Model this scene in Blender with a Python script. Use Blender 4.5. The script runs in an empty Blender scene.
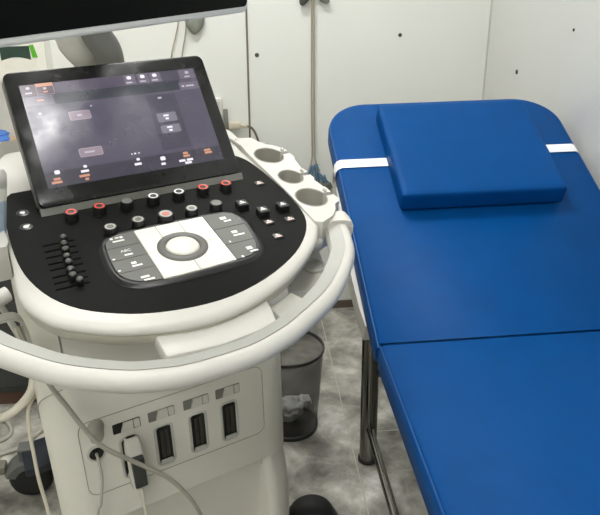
import bpy, bmesh, math, random
from mathutils import Vector, Matrix, noise
random.seed(4)
SC = bpy.context.scene
COL = SC.collection
PI = math.pi

# ------------------------------------------------------------------ materials
def lin(c):
    c = c / 255.0
    return c / 12.92 if c <= 0.04045 else ((c + 0.055) / 1.055) ** 2.4
def rgb(r, g, b): return (lin(r), lin(g), lin(b), 1.0)

def mat(name, col, rough=0.5, metal=0.0, var=0.06, nscale=30.0, bump=0.0, bscale=300.0, spec=0.5, coat=0.0, emit=None, estr=0.0, trans=0.0, alpha=1.0):
    m = bpy.data.materials.new(name); m.use_nodes = True
    nt = m.node_tree; N = nt.nodes; L = nt.links
    b = N['Principled BSDF']
    tc = N.new('ShaderNodeTexCoord')
    nz = N.new('ShaderNodeTexNoise'); nz.inputs['Scale'].default_value = nscale; nz.inputs['Detail'].default_value = 4
    L.new(tc.outputs['Object'], nz.inputs['Vector'])
    rp = N.new('ShaderNodeValToRGB')
    c0 = tuple(max(0, x * (1 - var)) for x in col[:3]) + (1,); c1 = tuple(min(1, x * (1 + var)) for x in col[:3]) + (1,)
    rp.color_ramp.elements[0].position = 0.3; rp.color_ramp.elements[1].position = 0.7
    rp.color_ramp.elements[0].color = c0; rp.color_ramp.elements[1].color = c1
    L.new(nz.outputs['Fac'], rp.inputs['Fac']); L.new(rp.outputs['Color'], b.inputs['Base Color'])
    b.inputs['Roughness'].default_value = rough; b.inputs['Metallic'].default_value = metal
    b.inputs['Specular IOR Level'].default_value = spec
    b.inputs['Coat Weight'].default_value = coat
    b.inputs['Transmission Weight'].default_value = trans
    b.inputs['Alpha'].default_value = alpha
    if bump:
        n2 = N.new('ShaderNodeTexNoise'); n2.inputs['Scale'].default_value = bscale; n2.inputs['Detail'].default_value = 3
        L.new(tc.outputs['Object'], n2.inputs['Vector'])
        bp = N.new('ShaderNodeBump'); bp.inputs['Strength'].default_value = bump; bp.inputs['Distance'].default_value = 0.002
        L.new(n2.outputs['Fac'], bp.inputs['Height']); L.new(bp.outputs['Normal'], b.inputs['Normal'])
    if emit:
        b.inputs['Emission Color'].default_value = emit; b.inputs['Emission Strength'].default_value = estr
    return m

M = {}
M['wall'] = mat('wall_laminate', rgb(230, 231, 225), 0.5, var=0.012, nscale=3, bump=0.02, bscale=60)
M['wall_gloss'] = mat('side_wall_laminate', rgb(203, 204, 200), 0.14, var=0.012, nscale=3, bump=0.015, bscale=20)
M['ceil'] = mat('ceiling_paint', rgb(236, 236, 232), 0.8, var=0.01)
M['white'] = mat('white_plastic', rgb(204, 202, 195), 0.38, var=0.015, nscale=12)
M['white2'] = mat('cream_plastic', rgb(208, 205, 195), 0.45, var=0.015, nscale=12, bump=0.04, bscale=500)
M['bodyw'] = mat('body_plastic', rgb(222, 219, 208), 0.5, var=0.02, nscale=12, bump=0.05, bscale=600)
M['greyp'] = mat('grey_plastic', rgb(190, 189, 181), 0.5, var=0.02)
M['shell'] = mat('cream_lower_shell', rgb(192, 188, 174), 0.45, var=0.02, nscale=12)
M['monw'] = mat('monitor_white', rgb(238, 238, 234), 0.4, var=0.01)
M['ringgrey'] = mat('trackball_grey', rgb(92, 92, 88), 0.4, var=0.03)
M['grip'] = mat('grip_grey', rgb(172, 172, 166), 0.55, var=0.02)
M['liner'] = mat('liner_grey', rgb(166, 164, 153), 0.6, var=0.03)
M['keyw'] = mat('ivory_key', rgb(232, 229, 218), 0.4, var=0.01)
M['cupgrey'] = mat('grey_rubber', rgb(158, 155, 143), 0.6, var=0.03)
M['midgrey'] = mat('mid_grey_plastic', rgb(120, 120, 114), 0.45, var=0.03)
M['armgrey'] = mat('arm_grey', rgb(196, 194, 184), 0.4, var=0.03)
M['dark'] = mat('black_panel', rgb(20, 21, 18), 0.65, var=0.08, nscale=60, bump=0.05, bscale=700, spec=0.12)
M['black'] = mat('black_plastic', rgb(22, 22, 22), 0.35, var=0.05)
M['slot'] = mat('slot_black', rgb(3, 3, 3), 0.8, var=0.05, spec=0.05)

M['monblack'] = mat('black_monitor_glass', rgb(8, 10, 9), 0.35, var=0.05, spec=0.06)
M['darkhouse'] = mat('charcoal_housing', rgb(84, 84, 79), 0.35, var=0.05)
M['key'] = mat('grey_key', rgb(96, 97, 92), 0.4, var=0.03)
M['mark'] = mat('white_print', rgb(240, 238, 234), 0.5, var=0.01)
M['markpink'] = mat('pink_print', rgb(238, 214, 204), 0.5, var=0.01)
M['red'] = mat('red_ring', rgb(205, 70, 50), 0.4, var=0.03, emit=rgb(215, 60, 40), estr=0.25)
M['redcap'] = mat('red_cap', rgb(205, 130, 115), 0.4, var=0.03)
M['capgrey'] = mat('grey_cap', rgb(118, 118, 112), 0.4, var=0.04)
M['caplight'] = mat('light_cap', rgb(185, 184, 178), 0.4, var=0.04)
M['seam'] = mat('seam_dark', rgb(158, 155, 144), 0.7, var=0.03)
M['blue'] = mat('blue_vinyl', rgb(0, 68, 130), 0.5, var=0.05, nscale=14, bump=0.12, bscale=420, spec=0.1)
M['bluep'] = mat('blue_piping', rgb(0, 68, 130), 0.5, var=0.05)
M['strap'] = mat('white_elastic', rgb(238, 240, 244), 0.8, var=0.02, bump=0.15, bscale=800)
M['chrome'] = mat('chrome', rgb(128, 127, 122), 0.18, metal=1.0, var=0.02)
M['rubber'] = mat('black_rubber', rgb(26, 26, 26), 0.7, var=0.05)
M['navy'] = mat('navy_plastic', rgb(30, 36, 46), 0.5, var=0.05)
M['casterhouse'] = mat('caster_housing', rgb(98, 99, 96), 0.5, var=0.04)
M['pedal'] = mat('pedal_grey', rgb(120, 116, 106), 0.5, var=0.04)
M['cablew'] = mat('cable_cream', rgb(214, 208, 192), 0.5, var=0.02)
M['cableg'] = mat('cable_grey', rgb(172, 168, 155), 0.5, var=0.02)
M['cabled'] = mat('cable_brown', rgb(112, 104, 90), 0.6, var=0.03)
M['wire'] = mat('wire_tan', rgb(168, 158, 138), 0.6, var=0.03)
M['clip'] = mat('clip_blue_grey', rgb(92, 122, 144), 0.45, var=0.05)
M['clipd'] = mat('clip_dark_grey', rgb(84, 88, 80), 0.6, var=0.05)
M['greybow'] = mat('grey_green_vinyl', rgb(132, 136, 124), 0.6, var=0.06)
M['binm'] = mat('bin_dark', rgb(52, 52, 50), 0.5, var=0.05)
M['paper'] = mat('paper_white', rgb(226, 226, 222), 0.85, var=0.03, bump=0.3, bscale=60)
M['wood'] = mat('tan_wood', rgb(196, 168, 128), 0.5, var=0.1, nscale=8)
M['plinth'] = mat('brown_plinth', rgb(88, 62, 48), 0.6, var=0.1)
M['base'] = mat('dark_brown_baseboard', rgb(104, 92, 80), 0.6, var=0.1)
M['charcoal'] = mat('charcoal_laminate', rgb(56, 57, 56), 0.5, var=0.05)
M['glove'] = mat('blue_nitrile', rgb(70, 118, 196), 0.5, var=0.06)
M['green'] = mat('bright_green_print', rgb(88, 178, 40), 0.5, var=0.03)
M['dgreen'] = mat('dark_green_print', rgb(34, 62, 52), 0.5, var=0.1)
M['carton'] = mat('white_card', rgb(232, 231, 222), 0.7, var=0.02)
M['label'] = mat('pale_blue_label', rgb(170, 188, 206), 0.45, var=0.05)
M['labeld'] = mat('blue_label_print', rgb(88, 116, 150), 0.45, var=0.05)
M['screw'] = mat('dark_screw', rgb(84, 80, 72), 0.35, metal=0.7, var=0.05)
M['plugb'] = mat('plug_beige', rgb(196, 188, 166), 0.5, var=0.03)
M['lamp'] = mat('lamp_diffuser', rgb(255, 252, 244), 0.5, var=0.0, emit=(1.0, 0.995, 0.98, 1), estr=1.0)
M['brass'] = mat('connector_contacts', rgb(70, 68, 60), 0.35, metal=0.4, var=0.05)
# screen colours (a lit screen gives off light)
def scr(name, r, g, b, e=1.0):
    m = mat(name, rgb(12, 12, 13), 0.16, var=0.02, spec=0.8, emit=rgb(r, g, b), estr=e * .72)
    nt = m.node_tree; tc = nt.nodes.new('ShaderNodeTexCoord'); nz = nt.nodes.new('ShaderNodeTexNoise'); nz.inputs['Scale'].default_value = 22; nz.inputs['Detail'].default_value = 6
    nt.links.new(tc.outputs['Object'], nz.inputs['Vector'])
    mr = nt.nodes.new('ShaderNodeMapRange'); mr.inputs[1].default_value = .35; mr.inputs[2].default_value = .7; mr.inputs[3].default_value = .13; mr.inputs[4].default_value = .33   # smudged glass
    nt.links.new(nz.outputs['Fac'], mr.inputs[0]); nt.links.new(mr.outputs[0], nt.nodes['Principled BSDF'].inputs['Roughness'])
    return m
M['s_bg'] = scr('screen_bg', 78, 74, 88)
M['s_top'] = scr('screen_top_bar', 74, 66, 82)
M['s_strip'] = scr('screen_strip', 46, 50, 58)
M['s_tab'] = scr('screen_tab', 84, 66, 76)
M['s_sub'] = scr('screen_subtab', 98, 90, 104)
M['s_col'] = scr('screen_column', 66, 63, 76)
M['s_btn'] = scr('screen_button', 112, 110, 120)
M['s_btn2'] = scr('screen_button_pink', 134, 120, 130)
M['s_btnl'] = scr('screen_button_edge', 170, 158, 166)
M['s_bot'] = scr('screen_bottom_bar', 58, 55, 66)
M['s_white'] = scr('screen_white', 222, 218, 226)
M['s_soft'] = scr('screen_soft_white', 170, 165, 178)
M['s_orange'] = scr('screen_orange', 188, 134, 108)

M['gloss'] = scr('black_glass_bezel', 14, 15, 15, 0.0)
M['gloss'].node_tree.nodes['Principled BSDF'].inputs['Emission Strength'].default_value = 0.0
M['gloss'].node_tree.nodes['Principled BSDF'].inputs['Specular IOR Level'].default_value = 0.6
def floor_material():
    m = bpy.data.materials.new('marble_tile_floor'); m.use_nodes = True
    nt = m.node_tree; N = nt.nodes; L = nt.links; b = N['Principled BSDF']
    tc = N.new('ShaderNodeTexCoord'); sx = N.new('ShaderNodeSeparateXYZ'); L.new(tc.outputs['Object'], sx.inputs[0])
    def math_(op, a, bb=None):
        n = N.new('ShaderNodeMath'); n.operation = op
        for i, v in enumerate((a, bb)):
            if v is None: continue
            if isinstance(v, (int, float)): n.inputs[i].default_value = v
            else: L.new(v, n.inputs[i])
        return n.outputs[0]
    def grout(coord, off, pitch, w):
        t = math_('FRACT', math_('DIVIDE', math_('ADD', coord, -off + 50 * pitch), pitch))
        d = math_('MINIMUM', t, math_('SUBTRACT', 1.0, t))
        return math_('LESS_THAN', d, w / pitch)
    gx = grout(sx.outputs[0], 0.278, 0.60, 0.0016)
    gy = grout(sx.outputs[1], 2.16, 1.2, 0.0016)
    inn = math_('GREATER_THAN', sx.outputs[0], 0.35)
    gy2 = math_('MULTIPLY', grout(sx.outputs[1], 1.650, 0.18, 0.0018), inn)
    g = math_('MAXIMUM', math_('MAXIMUM', gx, gy), gy2)
    # marble clouds
    mp = N.new('ShaderNodeMapping'); L.new(tc.outputs['Object'], mp.inputs[0]); mp.inputs['Rotation'].default_value = (0, 0, 0.7)
    n1 = N.new('ShaderNodeTexNoise'); n1.inputs['Scale'].default_value = 6.5; n1.inputs['Detail'].default_value = 10; n1.inputs['Distortion'].default_value = 0.22; n1.inputs['Roughness'].default_value = 0.6
    L.new(mp.outputs[0], n1.inputs['Vector'])
    r1 = N.new('ShaderNodeValToRGB'); e = r1.color_ramp.elements
    e[0].position = 0.32; e[0].color = rgb(94, 93, 88); e[1].position = 0.68; e[1].color = rgb(232, 230, 224)
    k = e.new(0.47); k.color = rgb(146, 143, 134); k = e.new(0.56); k.color = rgb(180, 177, 168)
    L.new(n1.outputs['Fac'], r1.inputs['Fac'])
    n2 = N.new('ShaderNodeTexNoise'); n2.inputs['Scale'].default_value = 5.5; n2.inputs['Detail'].default_value = 6; n2.inputs['Distortion'].default_value = 2.2
    L.new(mp.outputs[0], n2.inputs['Vector'])
    v = math_('ABSOLUTE', math_('SUBTRACT', n2.outputs['Fac'], 0.5))
    r2 = N.new('ShaderNodeValToRGB'); e = r2.color_ramp.elements
    e[0].position = 0.0; e[0].color = (1, 1, 1, 1); e[1].position = 0.06; e[1].color = (0, 0, 0, 1)
    L.new(v, r2.inputs['Fac'])
    mx = N.new('ShaderNodeMixRGB'); mx.inputs[2].default_value = rgb(206, 203, 195)
    vf = math_('MULTIPLY', r2.outputs['Color'], 0.16); L.new(vf, mx.inputs[0]); L.new(r1.outputs['Color'], mx.inputs[1])
    mg = N.new('ShaderNodeMixRGB'); mg.inputs[2].default_value = rgb(186, 181, 166)
    L.new(g, mg.inputs[0]); L.new(mx.outputs[0], mg.inputs[1])
    L.new(mg.outputs[0], b.inputs['Base Color'])
    b.inputs['Roughness'].default_value = 0.34
    return m
M['floor'] = floor_material()

# ------------------------------------------------------------------ mesh helpers
def V(*a): return Vector(a)
def ident(p): return p

def finish(name, bm, mats, parent=None, smooth=40, loc=None, world_origin=False):
    """bm -> one mesh object; smooth by angle."""
    bmesh.ops.recalc_face_normals(bm, faces=bm.faces[:])
    me = bpy.data.meshes.new(name)
    bm.to_mesh(me); bm.free()
    if not isinstance(mats, (list, tuple)): mats = [mats]
    for m in mats: me.materials.append(m)
    if smooth:
        for p in me.polygons: p.use_smooth = True
        me.set_sharp_from_angle(angle=math.radians(smooth))
    o = bpy.data.objects.new(name, me); COL.objects.link(o)
    if parent is not None:
        o.parent = parent
    elif not world_origin:
        xs = [v.co for v in me.vertices]
        c = Vector(((min(v.x for v in xs) + max(v.x for v in xs)) / 2, (min(v.y for v in xs) + max(v.y for v in xs)) / 2, min(v.z for v in xs)))
        me.transform(Matrix.Translation(-c)); o.location = c
    if loc is not None: o.location = loc
    return o

def tag(o, label, cat, group=None):
    o['label'] = label; o['category'] = cat
    if group: o['group'] = group
    return o
def struct(o): o['kind'] = 'structure'; return o
def thing(name, label, cat, loc=(0, 0, 0), rz=0.0, group=None):
    o = bpy.data.objects.new(name, None); COL.objects.link(o); o.empty_display_size = 0.05
    o.location = loc; o.rotation_euler = (0, 0, rz)
    return tag(o, label, cat, group)

def rings(bm, rl, closed=True, cap0=True, cap1=True, mi=0):
    """loft through rings of points."""
    vs = [[bm.verts.new(p) for p in r] for r in rl]
    n = len(vs[0])
    for a, b in zip(vs[:-1], vs[1:]):
        for i in range(n if closed else n - 1):
            j = (i + 1) % n
            f = bm.faces.new((a[i], a[j], b[j], b[i])); f.material_index = mi
    if cap0:
        f = bm.faces.new(list(reversed(vs[0]))); f.material_index = mi
    if cap1:
        f = bm.faces.new(vs[-1]); f.material_index = mi
    return vs

def box(bm, lo, hi, bev=0.0, seg=2, tf=ident, mi=0):
    b2 = bmesh.new()
    bmesh.ops.create_cube(b2, size=1.0)
    for v in b2.verts:
        v.co = Vector([lo[i] + (v.co[i] + 0.5) * (hi[i] - lo[i]) for i in range(3)])
    if bev: bmesh.ops.bevel(b2, geom=b2.edges[:] , offset=bev, segments=seg, profile=0.5, affect='EDGES')
    merge(bm, b2, tf, mi)
def merge(bm, b2, tf=ident, mi=0):
    mp = {}
    for v in b2.verts: mp[v] = bm.verts.new(tf(v.co))
    for f in b2.faces:
        try:
            g = bm.faces.new([mp[v] for v in f.verts]); g.material_index = mi if mi is not None else f.material_index
        except ValueError: pass
    b2.free()

def catmull(pts, n=6, closed=False):
    pts = [Vector(p) for p in pts]; out = []
    N = len(pts)
    rng = range(N) if closed else range(N - 1)
    for i in rng:
        p0 = pts[(i - 1) % N] if (closed or i > 0) else pts[0] * 2 - pts[1]
        p1 = pts[i]; p2 = pts[(i + 1) % N]
        p3 = pts[(i + 2) % N] if (closed or i + 2 < N) else pts[-1] * 2 - pts[-2]
        for k in range(n):
            t = k / n
            out.append(0.5 * ((2 * p1) + (p2 - p0) * t + (2 * p0 - 5 * p1 + 4 * p2 - p3) * t * t + (3 * p1 - p0 - 3 * p2 + p3) * t ** 3))
    if not closed: out.append(pts[-1])
    return out

def sweep(bm, path, sect, up=(0, 0, 1), mi=0, cap=True, scales=None):
    """sweep a closed section (list of (side, up)) along a path."""
    path = [Vector(p) for p in path]; up = Vector(up); rl = []
    for i, p in enumerate(path):
        t = (path[min(i + 1, len(path) - 1)] - path[max(i - 1, 0)]).normalized()
        s = t.cross(up)
        if s.length < 1e-4: s = t.cross(Vector((0, 1, 0)))
        s.normalize(); u = s.cross(t).normalized()
        k = scales[i] if scales else 1.0
        rl.append([p + s * (a * k) + u * (b * k) for a, b in sect])
    return rings(bm, rl, cap0=cap, cap1=cap, mi=mi)
def tube(bm, path, r, n=10, mi=0, cap=True):
    path = [Vector(p) for p in path]
    # rotation-minimising frame
    t0 = (path[1] - path[0]).normalized()
    a = Vector((0, 0, 1)) if abs(t0.z) < 0.9 else Vector((1, 0, 0))
    u = t0.cross(a).normalized(); rl = []
    for i, p in enumerate(path):
        t = (path[min(i + 1, len(path) - 1)] - path[max(i - 1, 0)]).normalized()
        u = (u - t * u.dot(t)).normalized(); w = t.cross(u)
        rr = r[i] if isinstance(r, (list, tuple)) else r
        rl.append([p + (u * math.cos(2 * PI * k / n) + w * math.sin(2 * PI * k / n)) * rr for k in range(n)])
    rings(bm, rl, cap0=cap, cap1=cap, mi=mi)
def lathe(bm, prof, n=24, tf=ident, mi=0, cap=True, mis=None):
    rl = [[tf(Vector((r * math.cos(2 * PI * k / n), r * math.sin(2 * PI * k / n), z))) for k in range(n)] for r, z in prof]
    if mis is None:
        rings(bm, rl, cap0=cap, cap1=cap, mi=mi); return
    vs = [[bm.verts.new(p) for p in r] for r in rl]
    for q, (a, b) in enumerate(zip(vs[:-1], vs[1:])):
        for i in range(n):
            f = bm.faces.new((a[i], a[(i + 1) % n], b[(i + 1) % n], b[i])); f.material_index = mis[q]
    if cap:
        f = bm.faces.new(list(reversed(vs[0]))); f.material_index = mis[0]
        f = bm.faces.new(vs[-1]); f.material_index = mis[-1]
def prism(bm, outl, levels, tf, mi=0, cap0=True, cap1=True):
    """outl: 2D outline; levels: list of (inset, h). Inset moves points along the 2D inward normal."""
    n = len(outl); P = [Vector((p[0], p[1])) for p in outl]
    area = sum(P[i].x * P[(i + 1) % n].y - P[(i + 1) % n].x * P[i].y for i in range(n))
    if area < 0: P.reverse()
    nr = []
    for i in range(n):
        d = (P[(i + 1) % n] - P[i - 1]); d = d.normalized() if d.length > 1e-9 else Vector((1, 0))
        nr.append(Vector((-d.y, d.x)))
    rl = [[tf(Vector((P[i].x + nr[i].x * ins, P[i].y + nr[i].y * ins, h))) for i in range(n)] for ins, h in levels]
    return rings(bm, rl, cap0=cap0, cap1=cap1, mi=mi)
def rrect(x0, x1, y0, y1, r, n=5):
    o = []
    for cx, cy, a0 in ((x1 - r, y1 - r, 0), (x0 + r, y1 - r, 90), (x0 + r, y0 + r, 180), (x1 - r, y0 + r, 270)):
        for k in range(n + 1):
            a = math.radians(a0 + 90 * k / n); o.append((cx + r * math.cos(a), cy + r * math.sin(a)))
    return o
def clip(poly, ax, lim, keep_less):
    out = []
    for i in range(len(poly)):
        a, b = poly[i], poly[(i + 1) % len(poly)]
        ia = (a[ax] <= lim) == keep_less or a[ax] == lim; ib = (b[ax] <= lim) == keep_less or b[ax] == lim
        if ia: out.append(a)
        if ia != ib:
            t = (lim - a[ax]) / (b[ax] - a[ax]); out.append((a[0] + t * (b[0] - a[0]), a[1] + t * (b[1] - a[1])))
    res = []
    for p in out:
        if not res or (abs(p[0] - res[-1][0]) + abs(p[1] - res[-1][1])) > 1e-6: res.append(p)
    if len(res) > 1 and (abs(res[0][0] - res[-1][0]) + abs(res[0][1] - res[-1][1])) < 1e-6: res.pop()
    return res
def cliprect(poly, x0, x1, y0, y1):
    for ax, lim, less in ((0, x0, False), (0, x1, True), (1, y0, False), (1, y1, True)):
        poly = clip(poly, ax, lim, less)
    return poly

# ------------------------------------------------------------------ camera
Mr = [[0.9956590004479917, -0.09118074736256633, -0.018687593138497254],
      [0.054715829864889695, 0.4109693469587089, 0.9100056998846375],
      [0.07529497187131821, 0.9070778727158635, -0.4141743594673157]]
CAM_H = 1.36119
cd = bpy.data.cameras.new('camera'); cam = bpy.data.objects.new('camera', cd); COL.objects.link(cam)
cd.sensor_width = 36.0; cd.sensor_fit = 'HORIZONTAL'; cd.lens = 670.936 / 600 * 36.0; cd.clip_start = 0.02
cm = Matrix.Identity(4)
for i in range(3):
    cm[i][0] = Mr[0][i]; cm[i][1] = Mr[1][i]; cm[i][2] = -Mr[2][i]
cm[2][3] = CAM_H
cam.matrix_world = cm
SC.camera = cam

# ------------------------------------------------------------------ room
YW, XR, XL, YF, ZC = 2.46, 0.904, -1.7, -1.3, 2.55
def slab(name, lo, hi, m):
    bm = bmesh.new(); box(bm, lo, hi); return struct(finish(name, bm, m, smooth=0, world_origin=True))
slab('floor', (XL - .1, YF - .1, -.05), (XR + .1, YW + .1, 0), M['floor'])
slab('wall_back', (XL - .1, YW, 0), (XR, YW + .1, ZC), M['wall'])
slab('wall_right', (XR, YF - .1, 0), (XR + .1, YW + .1, ZC), M['wall_gloss'])
slab('wall_left', (XL - .1, YF - .1, 0), (XL, YW, ZC), M['wall'])
slab('wall_front', (XL, YF - .1, 0), (XR, YF, ZC), M['wall'])
slab('ceiling', (XL - .1, YF - .1, ZC), (XR + .1, YW + .1, ZC + .05), M['ceil'])
slab('baseboard_back', (XL, YW - .008, 0), (XR, YW, .032), M['base'])
# cover strip on the joint of the wall boards
bm = bmesh.new(); sweep(bm, [(.046, YW - .002, ZC), (.036, YW - .002, 1.17), (.026, YW - .002, .69), (.02, YW - .002, .032)], [(-.0035, -.002), (.0035, -.002), (.002, .003), (-.002, .003)], up=(0, -1, 0))
struct(finish('trim_1', bm, M['cabled'], smooth=0, world_origin=True))
bm = bmesh.new(); box(bm, (XR - .004, YW - .004, .032), (XR, YW, ZC))
struct(finish('trim_2', bm, M['greyp'], smooth=0, world_origin=True))

# ceiling lamps, plus an added fill panel
def lamp(x, y, sx, sy, label, e):
    t = thing('ceiling_light', label, 'light', (x, y, ZC - .03), 0, 'ceiling lights')
    bm = bmesh.new()
    for lo, hi in (((-sx, -sy, 0), (sx, -sy + .02, .03)), ((-sx, sy - .02, 0), (sx, sy, .03)), ((-sx, -sy + .02, 0), (-sx + .02, sy - .02, .03)), ((sx - .02, -sy + .02, 0), (sx, sy - .02, .03))):
        box(bm, lo, hi)
    finish('frame', bm, M['white'], t, smooth=0)
    m = M['lamp'].copy(); m.node_tree.nodes['Principled BSDF'].inputs['Emission Strength'].default_value = e
    bm = bmesh.new(); box(bm, (-sx + .02, -sy + .02, .004), (sx - .02, sy - .02, .02)); finish('diffuser', bm, m, t, smooth=0)
LAMP_A, LAMP_B, FILL_LIGHT = 10.5, 14.0, 11.0
lamp(.08, .49, .20, .25, 'square lit ceiling panel above the ultrasound machine', LAMP_A)
lamp(-.15, 1.80, .45, .20, 'square lit ceiling panel above the examination couch', LAMP_B)
lamp(-.55, -.55, .42, .25, 'unseen ceiling fill panel added behind the photographer near the front wall', FILL_LIGHT)  # unseen fill light, added to brighten the front of the machine
w = bpy.data.worlds.new('room_ambient'); SC.world = w; w.use_nodes = True
w.node_tree.nodes['Background'].inputs[0].default_value = (1, .98, .94, 1); w.node_tree.nodes['Background'].inputs[1].default_value = 0.3

# wall screws
def screw(p, nrm, r, label):
    n = Vector(nrm); q = n.to_track_quat('Z', 'Y').to_matrix()
    bm = bmesh.new(); lathe(bm, [(r, 0), (r, .0012), (r * .75, .003), (r * .35, .0036), (r * .3, .0022), (.0003, .0022)], 14, lambda v: q @ v + Vector(p))
    o = finish('wall_screw', bm, M['screw']); tag(o, label, 'screw', 'screws in the wall boards')
screw((.066, YW, 1.033), (0, -1, 0), .0075, 'dark round screw on the back wall just right of the board joint')
screw((.578, YW, 1.086), (0, -1, 0), .0068, 'dark round screw on the back wall above the couch')
screw((XR, 2.173, .992), (-1, 0, 0), .0078, 'shiny screw on the right wall just above the couch head')
screw((XR, 1.823, 1.157), (-1, 0, 0), .0045, 'faint small screw on the right wall near the photo edge')

# ------------------------------------------------------------------ examination couch
XB, YH, TB = 0.233, 1.132, 0.4165
ct, st = math.cos(TB), math.sin(TB)
def BK(v): return Vector((XB + v[0], YH + v[1] * ct - v[2] * st, .64 + v[1] * st + v[2] * ct))
couch = thing('examination_couch', 'blue vinyl medical examination couch with raised backrest and chrome legs beside the white wall', 'couch', (.558, .55, 0))
CI = Matrix.Translation((-.558, -.55, 0))
def cpart(name, bm, m, parent=couch, smooth=45):
    bm.transform(CI); return finish(name, bm, m, parent, smooth)
# seat
SX0, SX1, SY0 = .248, .868, -.25
bm = bmesh.new(); prism(bm, rrect(SX0, SX1, SY0, YH + .012, .012), [(.006, .58), (0, .586), (0, .626), (.003, .634), (.011, .64)], lambda v: v)
bmesh.ops.triangulate(bm, faces=[f for f in bm.faces if len(f.verts) > 6])
seat = cpart('seat_cushion', bm, M['blue'])
def ring_tube(o, r, tf, ins):
    n = len(o); P = [Vector((p[0], p[1])) for p in o]
    c = []
    for i in range(n):
        d = (P[(i + 1) % n] - P[i - 1]).normalized(); c.append(tf(Vector((P[i].x - d.y * ins, P[i].y + d.x * ins, 0))))
    return c + [c[0], c[1]]
bm = bmesh.new(); pth = [p + Vector((0, 0, .6365)) for p in ring_tube(rrect(SX0, SX1, SY0, YH + .012, .012, 4), 0, lambda v: v, .0045)]
tube(bm, pth, .0019, 6, cap=False); cpart('piping', bm, M['bluep'], seat)
# backrest: rounded head corners
bo = []
bo += rrect(0, .65, -.005, .818, .006, 4)[10:]
hd = rrect(0, .65, -.005, .818, .115, 10)[:22]
bo = hd + bo
bo = [(c + (.011 * (1 - d / .12) if (d < .12 and c < .3) else 0), d) for c, d in bo]
bm = bmesh.new(); prism(bm, bo, [(.006, -.056), (0, -.050), (0, -.014), (.0035, -.005), (.011, 0)], BK)
back = cpart('backrest_cushion', bm, M['blue'])
bm = bmesh.new(); tube(bm, [BK(p + Vector((0, 0, -.0055))) for p in ring_tube(bo, 0, lambda v: v, .0045)], .0023, 6, cap=False); cpart('piping', bm, M['bluep'], back)
# board under the backrest
bm = bmesh.new(); bo2 = [(.008, .09), (.002, .14), (-.002, .22), (-.004, .34), (.004, .62), (.06, .76), (.59, .76), (.646, .62), (.652, .3), (.642, .09)]
prism(bm, bo2, [(.004, -.112), (0, -.108), (0, -.0562)], BK); cpart('backrest_board', bm, M['white'])
# legs, rails
LX = (.314, .802); LY = (1.528, .0)
for x in LX:
    for y in LY:
        bm = bmesh.new(); tube(bm, [(x, y, .012), (x, y, .555)], .0245, 20); lg = cpart('leg', bm, M['chrome'])
        bm = bmesh.new(); lathe(bm, [(.024, 0), (.0285, .002), (.0285, .009), (.0245, .012)], 20, lambda v: v + Vector((x, y, 0))); cpart('rubber_foot', bm, M['rubber'], lg)
for x in LX:
    bm = bmesh.new(); tube(bm, [(x, LY[1], .125), (x, LY[0], .125)], .0115, 14); cpart('stretcher', bm, M['chrome'])
for y in LY:
    bm = bmesh.new(); tube(bm, [(LX[0], y, .30), (LX[1], y, .30)], .011, 14); cpart('crossbar', bm, M['chrome'])
bm = bmesh.new()
for x in LX: box(bm, (x - .0125, SY0 + .05, .555), (x + .0125, LY[0] + .03, .578), .002)
for y in (SY0 + .05, LY[0] + .005): box(bm, (LX[0], y, .555), (LX[1], y + .025, .578), .002)
cpart('frame_rail', bm, M['charcoal'])
for x in LX:
    bm = bmesh.new(); a = BK(Vector((x - XB, .40, -.092))); tube(bm, [(x, 1.46, .566), a], .008, 10); cpart('support_strut', bm, M['chrome'])

# pillow
pil = thing('head_pillow', 'blue vinyl head pillow strapped to the couch backrest by a white elastic band', 'pillow', BK((.34, .56, 0)))
PI_ = Matrix.Translation(-pil.location)
def puff_box(c0, c1, d0, d1, o0, o1, r, nx=26, ny=22, skew=0.0):
    bm = bmesh.new(); bmesh.ops.create_cube(bm, size=2.0)
    bmesh.ops.subdivide_edges(bm, edges=bm.edges[:], cuts=15, use_grid_fill=True)
    hx, hy, hz = (c1 - c0) / 2, (d1 - d0) / 2, (o1 - o0) / 2
    for v in bm.verts:
        p = Vector((v.co.x * hx, v.co.y * hy, v.co.z * hz))
        # denser verts near the edges
        for i, h in enumerate((hx, hy, hz)):
            s = p[i] / h; p[i] = h * math.copysign(1 - max(0.0, 1 - abs(s)) ** 1.7, s)
        q = Vector([max(-h + r, min(h - r, c)) for c, h in zip(p, (hx, hy, hz))])
        d = p - q
        if d.length > 1e-7: p = q + d.normalized() * min(r, max(abs(d.x), abs(d.y), abs(d.z)))
        u, w_ = p.x / hx, p.y / hy
        if p.z > 0: p.z += .004 * (1 - u * u) * (1 - w_ * w_)
        v.co = Vector((p.x + (c0 + c1) / 2 , p.y + (d0 + d1) / 2, p.z + (o0 + o1) / 2))
    return bm
bm = puff_box(.131, .533, .376, .735, .001, .055, .0095)
for v in bm.verts:
    v.co = BK(v.co)
bm.transform(PI_); finish('cushion', bm, M['blue'], pil, 60)
def strap(c0, c1, wrap_left, d):
    bm = bmesh.new(); hw = .0155
    pts = []
    if wrap_left: pts = [(c0 - .0025, -.058), (c0 - .0025, -.03), (c0 - .002, -.014), (c0 + .004, -.003), (c0 + .013, .002), (c0 + .05, .0022), (c1, .0022)]
    else: pts = [(c0, .0022), (c1 - .05, .0022), (c1 - .013, .002), (c1 - .004, -.003), (c1 + .002, -.014), (c1 + .0025, -.03), (c1 + .0025, -.058)]
    r1 = [[BK(Vector((c, d - hw + w_ * 2 * hw, o + e))) for w_, e in ((0, -.0005), (1, -.0005), (1, .0008), (0, .0008))] for c, o in pts]
    rings(bm, r1); bm.transform(PI_); return bm
finish('strap', strap(.0, .134, True, .557), M['strap'], pil, 30)
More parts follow.
